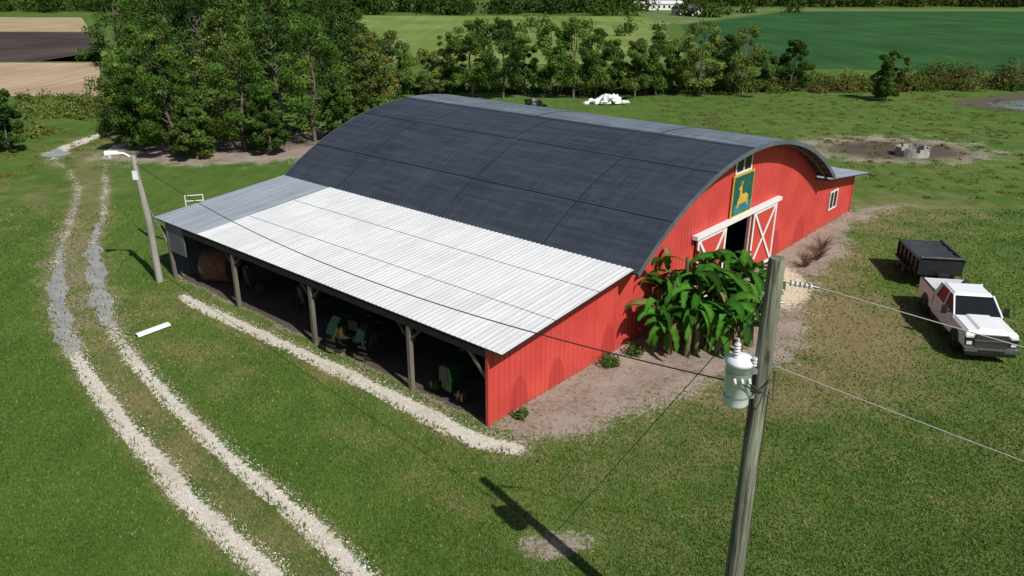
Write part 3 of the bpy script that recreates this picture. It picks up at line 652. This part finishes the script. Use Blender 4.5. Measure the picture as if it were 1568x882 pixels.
for sg,r in ((1,.16),(.9,.14)):
    vs=[];fs=[]
    for j in range(2):
        for i in range(n+1):
            t=math.pi*i/n; vs.append((j*1.25,r*math.cos(t),.05+r*math.sin(t)*.6))
    mb.add(vs,[(i,i+1,n+2+i,n+1+i) for i in range(n)],0,True)
mb.build('white_gutter_section',[WHITE],loc=(-13.35,25.15,.0),rz=.95)
# ---------------------------------------------------------------- banana
BL=leafmat('banana_leaf',.3); BST=simple('banana_stem',(.14,.15,.05),.6,0,.4,6)
rng=np.random.default_rng(4)
V=[];C=[];F=[];tb=MB()
stems=[(0,0,3.1),(.7,.35,3.4),(-.85,.2,2.8),(.25,.95,3.5),(1.5,.75,3.0),(-.45,-.75,2.1),(.6,-.6,2.3),(-1.5,-.3,2.0),(1.9,.0,2.1),(1.0,1.6,3.1),(-.3,.5,3.7),(2.2,1.6,2.5),(.3,-.3,1.5),(1.2,.1,1.8),(-1.1,.6,2.9),(-.1,-.5,2.4),(1.4,-.5,1.5),(.5,.3,2.4),(-1.0,-.6,1.4),(1.7,1.2,1.8)]
for (sx,sy,sh) in stems:
    lx,ly=rng.normal(0,.1,2)
    tb.tube([(sx,sy,0),(sx+lx*.5,sy+ly*.5,sh*.5),(sx+lx,sy+ly,sh*.85)],[.12,.09,.05],0,8,False)
    nl=int(rng.integers(13,17)); a0=rng.uniform(0,6.28)
    for k in range(nl):
        a=a0+k*2.4+rng.normal(0,.25); ln=rng.uniform(1.0,1.65)*(.8+.08*sh); e=rng.uniform(.0,1.3); br=rng.uniform(.4,1.5); wd=rng.uniform(.12,.17)
        p=np.array([sx+lx,sy+ly,sh*rng.uniform(.42,.87)]); N=12; side=np.array([-math.sin(a),math.cos(a),0]); twist=rng.normal(0,.45)
        base=np.array((.045,.135,.018))*br*(1+rng.normal(0,.08,3)); 
        if rng.random()<.06: base=np.array((.20,.17,.06))
        st=len(V); 
        for j in range(N+1):
            u=j/N; d=np.array([math.cos(a)*math.cos(e),math.sin(a)*math.cos(e),math.sin(e)]); up=np.cross(d,side); up/=np.linalg.norm(up); up*=(1 if up[2]>0 else -1)
            w_=wd*(0.06 if u<.14 else max(.02,math.sin(math.pi*((u-.1)/.9)**.75))**.5)*(1+ (rng.uniform(-.35,.1) if j%2 else 0)); s2=side*math.cos(twist)+up*math.sin(twist)
            fold=up*w_*.28
            V+= [p-s2*w_+fold,p.copy(),p+s2*w_+fold]; cc=np.clip(base*rng.uniform(.85,1.15),.01,1); C+=[cc*.9,cc*1.5,cc*.9]
            p=p+d*ln/N; e-=.19*(.5+u)
        for j in range(N):
            q=st+j*3; F+= [(q,q+1,q+4,q+3),(q+1,q+2,q+5,q+4)]
V=np.array(V);C=np.array(C);F=np.array(F); tv=np.array(tb.V);tf=np.array([f for f in tb.F if len(f)==4]); nl=len(F)
V[:,2]=np.maximum(V[:,2],.03)
F=np.vstack([F,tf+len(V)]);C=np.vstack([C,np.tile([[.1,.1,.05]],(len(tv),1))]);V=np.vstack([V,tv])
me=bpy.data.meshes.new('banana_plant'); fastmesh(me,V,F); colattr(me,'lc',C[:,0],C[:,1],C[:,2]); me.materials.append(BL); me.materials.append(BST)
mi=np.zeros(len(F),np.int32);mi[nl:]=1;me.polygons.foreach_set('material_index',mi)
o=bpy.data.objects.new('banana_plant',me);scene.collection.objects.link(o);o.location=(6.4,24.6,0)
for i,(x,y,r,k) in enumerate([(3.2,23.1,.32,'oak'),(4.15,23.95,.3,'oak'),(.25,19.85,.2,'oak'),(10.9,30.6,.3,'brown'),(9.6,26.6,.25,'oak')]):
    cloud('shrub',[(x,y,0,r,r*1.3,k,1.0),(x+.1,y+.1,0,r*.8,r*1.1,k,.8)],.09,350,40+i,(x,y,0))
TW=simple('dry_twig',(.17,.10,.065),.9)
for bi,(bx,by) in enumerate([(13.0,32.6),(13.9,33.6),(14.6,34.9)]):
    tb=MB(); rr2=random.Random(3+bi)
    for i in range(70):
        a=rr2.uniform(0,6.28); r=rr2.uniform(.2,.6); h=rr2.uniform(.3,.8); tb.tube([(0,0,0),(r*.4*math.cos(a),r*.4*math.sin(a),h*.6),(r*math.cos(a),r*math.sin(a),h)],[.012,.010,.005],0,4,False)
    tb.build('bare_bush',[TW],loc=(bx,by,0))
# ---------------------------------------------------------------- vehicles
CARW=simple('white_car_paint',(.78,.79,.80),.3,0,.03,1,spec=.4); CHROME=simple('chrome',(.5,.5,.52),.2,.9,.05); BLK=simple('black_plastic',(.015,.015,.017),.45); RIM=simple('alloy_rim',(.22,.22,.235),.3,.8); AMB=simple('lamp_lens',(.75,.78,.8),.1)
mb=MB()
mb.taper(1.25,3.0,-1.0,1.0,.62,1.25,2.95,-.98,.98,1.22,0)
mb.taper(1.2,2.95,-.97,.97,1.22,1.2,2.88,-.88,.88,1.31,0)
mb.taper(1.3,2.84,-.52,.52,1.31,1.3,2.76,-.42,.42,1.38,0)
mb.taper(-1.15,1.3,-1.0,1.0,.5,-1.15,1.3,-.97,.97,1.3,0)
mb.taper(-1.05,1.30,-.93,.93,1.3,-.85,.42,-.76,.76,1.9,1)
mb.taper(-.95,.52,-.8,.8,1.9,-.82,.36,-.7,.7,1.98,0)
for sg in (-1,1):
    for (xa,za,xb,zb,w_) in ((1.32,1.3,.46,1.93,.08),(.15,1.3,.05,1.93,.07),(-1.08,1.3,-.9,1.93,.16)):
        mb.beam((xa,sg*.945,za),(xb,sg*.775,zb),.06,w_,0)
    mb.box(-3.1,-1.17,.88 if sg>0 else -1.0,1.0 if sg>0 else -.88,.55,1.36,0)
    mb.box(-3.05,-1.2,.89 if sg>0 else -.99,.99 if sg>0 else -.89,1.361,1.385,3)
    for x in (1.95,-2.0):
        mb.tube([(x,sg*.93,.47),(x,sg*1.008,.47)],[.53,.51],3,24)
        mb.wheel((x,sg*.9,.42),.42,.28,4,5)
    mb.beam((.95,sg*.98,1.28),(.95,sg*1.15,1.33),.05,.05,3); mb.box(.88,1.0,min(sg*1.13,sg*1.33),max(sg*1.13,sg*1.33),1.22,1.58,3)
    mb.box(-1.0,1.2,min(sg*.98,sg*1.08),max(sg*.98,sg*1.08),.4,.47,3)
    mb.box(2.7,3.045,min(sg*.70,sg*.99),max(sg*.70,sg*.99),1.06,1.14,6)
    mb.box(2.9,3.05,min(sg*.62,sg*.99),max(sg*.62,sg*.99),.68,1.05,3)
    mb.box(2.88,3.06,min(sg*.74,sg*.94),max(sg*.74,sg*.94),.76,.90,6)
    mb.box(-3.14,-3.08,min(sg*.86,sg*1.0),max(sg*.86,sg*1.0),.95,1.3,7)
    for x in (.1,-.9): mb.box(x+.2,x+.42,sg*.99-.015,sg*.99+.015,1.08,1.12,2)
    for x in (1.28,.13,-1.12): mb.box(x-.008,x+.008,sg*.985-.006,sg*.985+.006,.55,1.28,3)
mb.box(-3.1,-1.17,-.88,.88,.72,.78,3); mb.box(-3.1,-3.02,-.88,.88,.6,1.34,0); mb.box(-1.2,-1.17,-.88,.88,.6,1.36,0)
for sg in (-1,1): mb.box(-3.0,-1.22,min(sg*.872,sg*.879),max(sg*.872,sg*.879),.79,1.34,3)
mb.box(-2.7,-2.1,-.5,.1,.785,1.0,2); mb.box(-1.75,-1.3,-.7,.7,.785,1.25,3)
mb.box(2.93,3.05,-.62,.62,.66,1.18,3); mb.box(3.055,3.085,-.66,.66,.93,1.0,2)
for z in (.73,.80,.87,1.06,1.12): mb.box(3.052,3.062,-.6,.6,z,z+.014,2)
mb.box(2.95,3.2,-1.0,1.0,.5,.64,2); mb.box(2.95,3.18,-.95,.95,.34,.498,3); mb.box(3.201,3.21,-.5,.5,.52,.6,3); mb.box(-3.25,-3.05,-.98,.98,.5,.68,2)
mb.box(-3,2.9,-.8,.8,.38,.6,3)
TAIL=simple('tail_lamp',(.35,.02,.02),.2)
ha=math.atan2(-.985,-.17)
mb.build('pickup_truck',[CARW,GLASS,CHROME,BLK,TYRE,RIM,AMB,TAIL],loc=(16.35,25.9,0),rz=ha,sc=.82,bevel=.03)
TB=simple('black_trailer_paint',(.022,.022,.025),.4); TT=simple('trailer_tarp',(.045,.05,.055),.6,0,.4,1.5,.5,6)
mb=MB()
mb.box(-1.7,1.7,-1.05,-.98,.75,1.5,0); mb.box(-1.7,1.7,.98,1.05,.75,1.5,0); mb.box(-1.7,-1.63,-.98,.98,.75,1.5,0); mb.box(1.63,1.7,-.98,.98,.75,1.5,0); mb.box(-1.63,1.63,-.98,.98,.75,.8,0)
for x in np.arange(-1.5,1.6,.6):
    for sg in (-1,1): mb.box(x-.04,x+.04,min(sg*1.05,sg*1.12),max(sg*1.05,sg*1.12),.7,1.5,0)
for sg in (-1,1): mb.box(-1.75,1.75,min(sg*1.0,sg*1.12),max(sg*1.0,sg*1.12),1.5,1.57,0)
n=12;vs=[];fs=[]
for i in range(n+1):
    for j in range(n+1):
        x=-1.6+3.1*i/n;y=-.96+1.92*j/n; vs.append((x,y,1.5-.1*math.sin(math.pi*i/n)*math.sin(math.pi*j/n)+.03*math.sin(i*2.1)))
for i in range(n):
    for j in range(n): q=i*(n+1)+j; fs.append((q,q+n+1,q+n+2,q+1))
mb.add(vs,fs,1,True); mb.tube([(1.55,-1,1.6),(1.55,1,1.6)],.08,1,10)
mb.box(-1.7,1.75,-.7,-.55,.45,.7,0);mb.box(-1.7,1.75,.55,.7,.45,.7,0)
for sg in (-1,1):
    mb.beam((1.7,sg*.6,.55),(2.9,0,.55),.09,.1,0)
    for x in (-.75,.15): mb.wheel((x,sg*1.18,.37),.37,.22,2,3)
    mb.box(-1.25,.65,min(sg*1.06,sg*1.32),max(sg*1.06,sg*1.32),.8,.84,0)
mb.box(1.9,2.3,-.25,.25,.6,.95,0)
mb.build('dump_trailer',[TB,TT,TYRE,RIM],loc=(17.75,31.4,0),rz=ha+.02,sc=.82,bevel=.012)
YE=simple('wheel_paint',(.055,.038,.008),.7)
def tractor(loc,rz,col,name='tractor',sc=.82):
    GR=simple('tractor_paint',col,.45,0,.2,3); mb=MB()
    for sg in (-1,1):
        mb.wheel((-.75,sg*.78,.78),.78,.42,1,2,hub=.35); mb.wheel((1.45,sg*.68,.42),.42,.24,1,2,hub=.4)
        for k in range(18):
            t=2*math.pi*k/18; cx,cz=-.75+.79*math.cos(t),.78+.79*math.sin(t); mb.beam((cx,sg*.78-.2,cz),(cx+.03,sg*.78+.2,cz),.05,.05,1)
        n=8
        for k in range(n):
            a=math.pi*(.15+.75*k/n);b=math.pi*(.15+.75*(k+1)/n)
            mb.beam((-.75+.9*math.cos(a),sg*.72,.8+.9*math.sin(a)),(-.75+.9*math.cos(b),sg*.72,.8+.9*math.sin(b)),.4,.03,0)
    mb.taper(0,1.75,-.26,.26,.85,0,1.75,-.24,.24,1.38,0); mb.taper(0,1.7,-.24,.24,1.38,.05,1.65,-.15,.15,1.46,0)
    mb.box(1.75,1.79,-.2,.2,.9,1.36,3); mb.box(-.9,1.7,-.18,.18,.55,.85,0); mb.tube([(1.45,-.68,.45),(1.45,.68,.45)],.06,0,8); mb.box(1.3,1.6,-.15,.15,.4,.75,0)
    mb.tube([(-.75,-.75,.78),(-.75,.75,.78)],.12,0,10)
    mb.box(-.95,-.5,-.24,.24,1.12,1.22,3); mb.box(-1.02,-.93,-.24,.24,1.2,1.6,3); mb.box(-.5,.1,-.45,.45,.7,.75,3)
    mb.tube([(.1,0,1.35),(-.15,0,1.62)],.02,3,6)
    for k in range(14):
        a,b=2*math.pi*k/14,2*math.pi*(k+1)/14; mb.beam((-.16+.1*math.cos(a)*.6,.2*math.sin(a),1.63+.1*math.cos(a)),(-.16+.1*math.cos(b)*.6,.2*math.sin(b),1.63+.1*math.cos(b)),.025,.025,3)
    mb.tube([(1.0,.12,1.42),(1.0,.12,2.0)],.035,3,8)
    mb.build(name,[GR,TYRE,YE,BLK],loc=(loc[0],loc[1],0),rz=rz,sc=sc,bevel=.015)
yw=.8596
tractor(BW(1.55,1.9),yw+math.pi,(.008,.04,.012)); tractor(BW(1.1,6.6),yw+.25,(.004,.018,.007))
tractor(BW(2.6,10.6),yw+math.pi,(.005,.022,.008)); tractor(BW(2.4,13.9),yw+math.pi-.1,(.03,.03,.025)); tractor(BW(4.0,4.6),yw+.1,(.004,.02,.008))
def bale(loc,rz):  # bale shape stands in for brown machinery at the lean-to's far end
    H_=simple('bale_brown',(.20,.085,.04),.95,0,.5,4,.8,18); mb=MB(); mb.tube([(0,-.62,.72),(0,-.58,.72),(0,.58,.72),(0,.62,.72)],[.62,.72,.72,.62],0,28)
    for k in range(9): mb.tube([(0,-.5+k*.12,.72),(0,-.49+k*.12,.72)],[.73,.73],0,28,False)
    mb.build('machinery_bale',[H_],loc=(loc[0],loc[1],0),rz=rz)
bale(BW(1.1,16.2),yw+.5); bale(BW(2.9,17.0),yw+.2)
# ---------------------------------------------------------------- yard things
CONC=simple('concrete',(.42,.39,.34),.85,0,.35,3,.4,20)
mb=MB(); n=28; rr3=random.Random(2)
for k in range(n):
    a,b=2*math.pi*k/n,2*math.pi*(k+1)/n; h=.62 if k%4 else .4; h+=rr3.uniform(-.04,.04)
    p=[]
    for z in (0,h):
        p+= [(1.0*math.cos(a),1.0*math.sin(a),z),(1.15*math.cos(a),1.15*math.sin(a),z),(1.15*math.cos(b),1.15*math.sin(b),z),(1.0*math.cos(b),1.0*math.sin(b),z)]
    mb.hexa(p,0)
    if k%4==2: mb.tube([(1.08*math.cos(a),1.08*math.sin(a),h),(1.1*math.cos(a),1.1*math.sin(a),h+.35)],.03,1,6)
mb.build('cattle_feeder_ring',[CONC,STEEL],loc=(28.9,56.2,0))
def heap(name,loc,mat,n,sx,sy,h,seed,sz=.35):
    r=random.Random(seed); mb=MB()
    for i in range(n):
        x,y=r.gauss(0,sx*.45),r.gauss(0,sy*.45); z=max(0,h*(1-(x/sx)**2)*r.random()); s=sz*r.uniform(.5,1.3); m=6
        vs=[]; 
        for a in range(m):
            for b in range(4):
                t=2*math.pi*a/m; q=-math.pi/2+math.pi*(b+.5)/4; k=s*r.uniform(.7,1.2); vs.append((x+k*math.cos(t)*math.cos(q),y+k*math.sin(t)*math.cos(q),z+.6*k*math.sin(q)+.1))
        fs=[(a*4+b,((a+1)%m)*4+b,((a+1)%m)*4+b+1,a*4+b+1) for a in range(m) for b in range(3)]
        fs+= [tuple(a*4+3 for a in range(m)),tuple(a*4 for a in range(m))[::-1]]
        mb.add(vs,fs,0)
    return mb.build(name,[mat],loc=loc)
heap('plastic_bag_pile',(9.6,80,0),WHITE,34,2.0,1.0,.7,1,.4)
heap('tarp_pile',(2,78.5,0),BLK,14,1.1,.8,.6,2,.5)
heap('rubble_pile',(-13,77,0),CONC,8,.8,.6,.2,3,.3)
mb=MB(); mb.box(-9,9,-2.5,2.5,0,2.2,0); mb.hexa([(-9.3,-2.8,2.2),(9.3,-2.8,2.2),(9.3,2.8,2.2),(-9.3,2.8,2.2),(-9.3,-.05,3.4),(9.3,-.05,3.4),(9.3,.05,3.4),(-9.3,.05,3.4)],1)
for x in range(-8,9,2): mb.box(x-.4,x+.4,-2.55,-2.52,.8,1.7,2)
mb.build('distant_farm_shed',[WHITE,WROOF,GLASS],loc=(55,316,0),rz=.05)
mb=MB(); mb.box(-4,4,-3,3,0,2,0); mb.hexa([(-4.3,-3.3,2),(4.3,-3.3,2),(4.3,3.3,2),(-4.3,3.3,2),(-4.3,-.1,3.4),(4.3,-.1,3.4),(4.3,.1,3.4),(-4.3,.1,3.4)],1)
mb.box(-.5,.5,-3.05,-3.02,0,1.8,1); mb.build('distant_farmhouse',[WHITE,GMET],loc=(57,272,0),rz=.3)
# ---------------------------------------------------------------- real-world scale
S=Matrix.Scale(K,4)
bpy.context.view_layer.update()
for o in list(scene.objects):
    if o.parent is None and o.type in ('MESH','EMPTY'): o.matrix_world=S@o.matrix_world
co.matrix_world=Matrix.Translation((0,0,12*K))@Matrix.Rotation(math.pi/2-pit,4,'X')@Matrix.Rotation(roll,4,'Z')
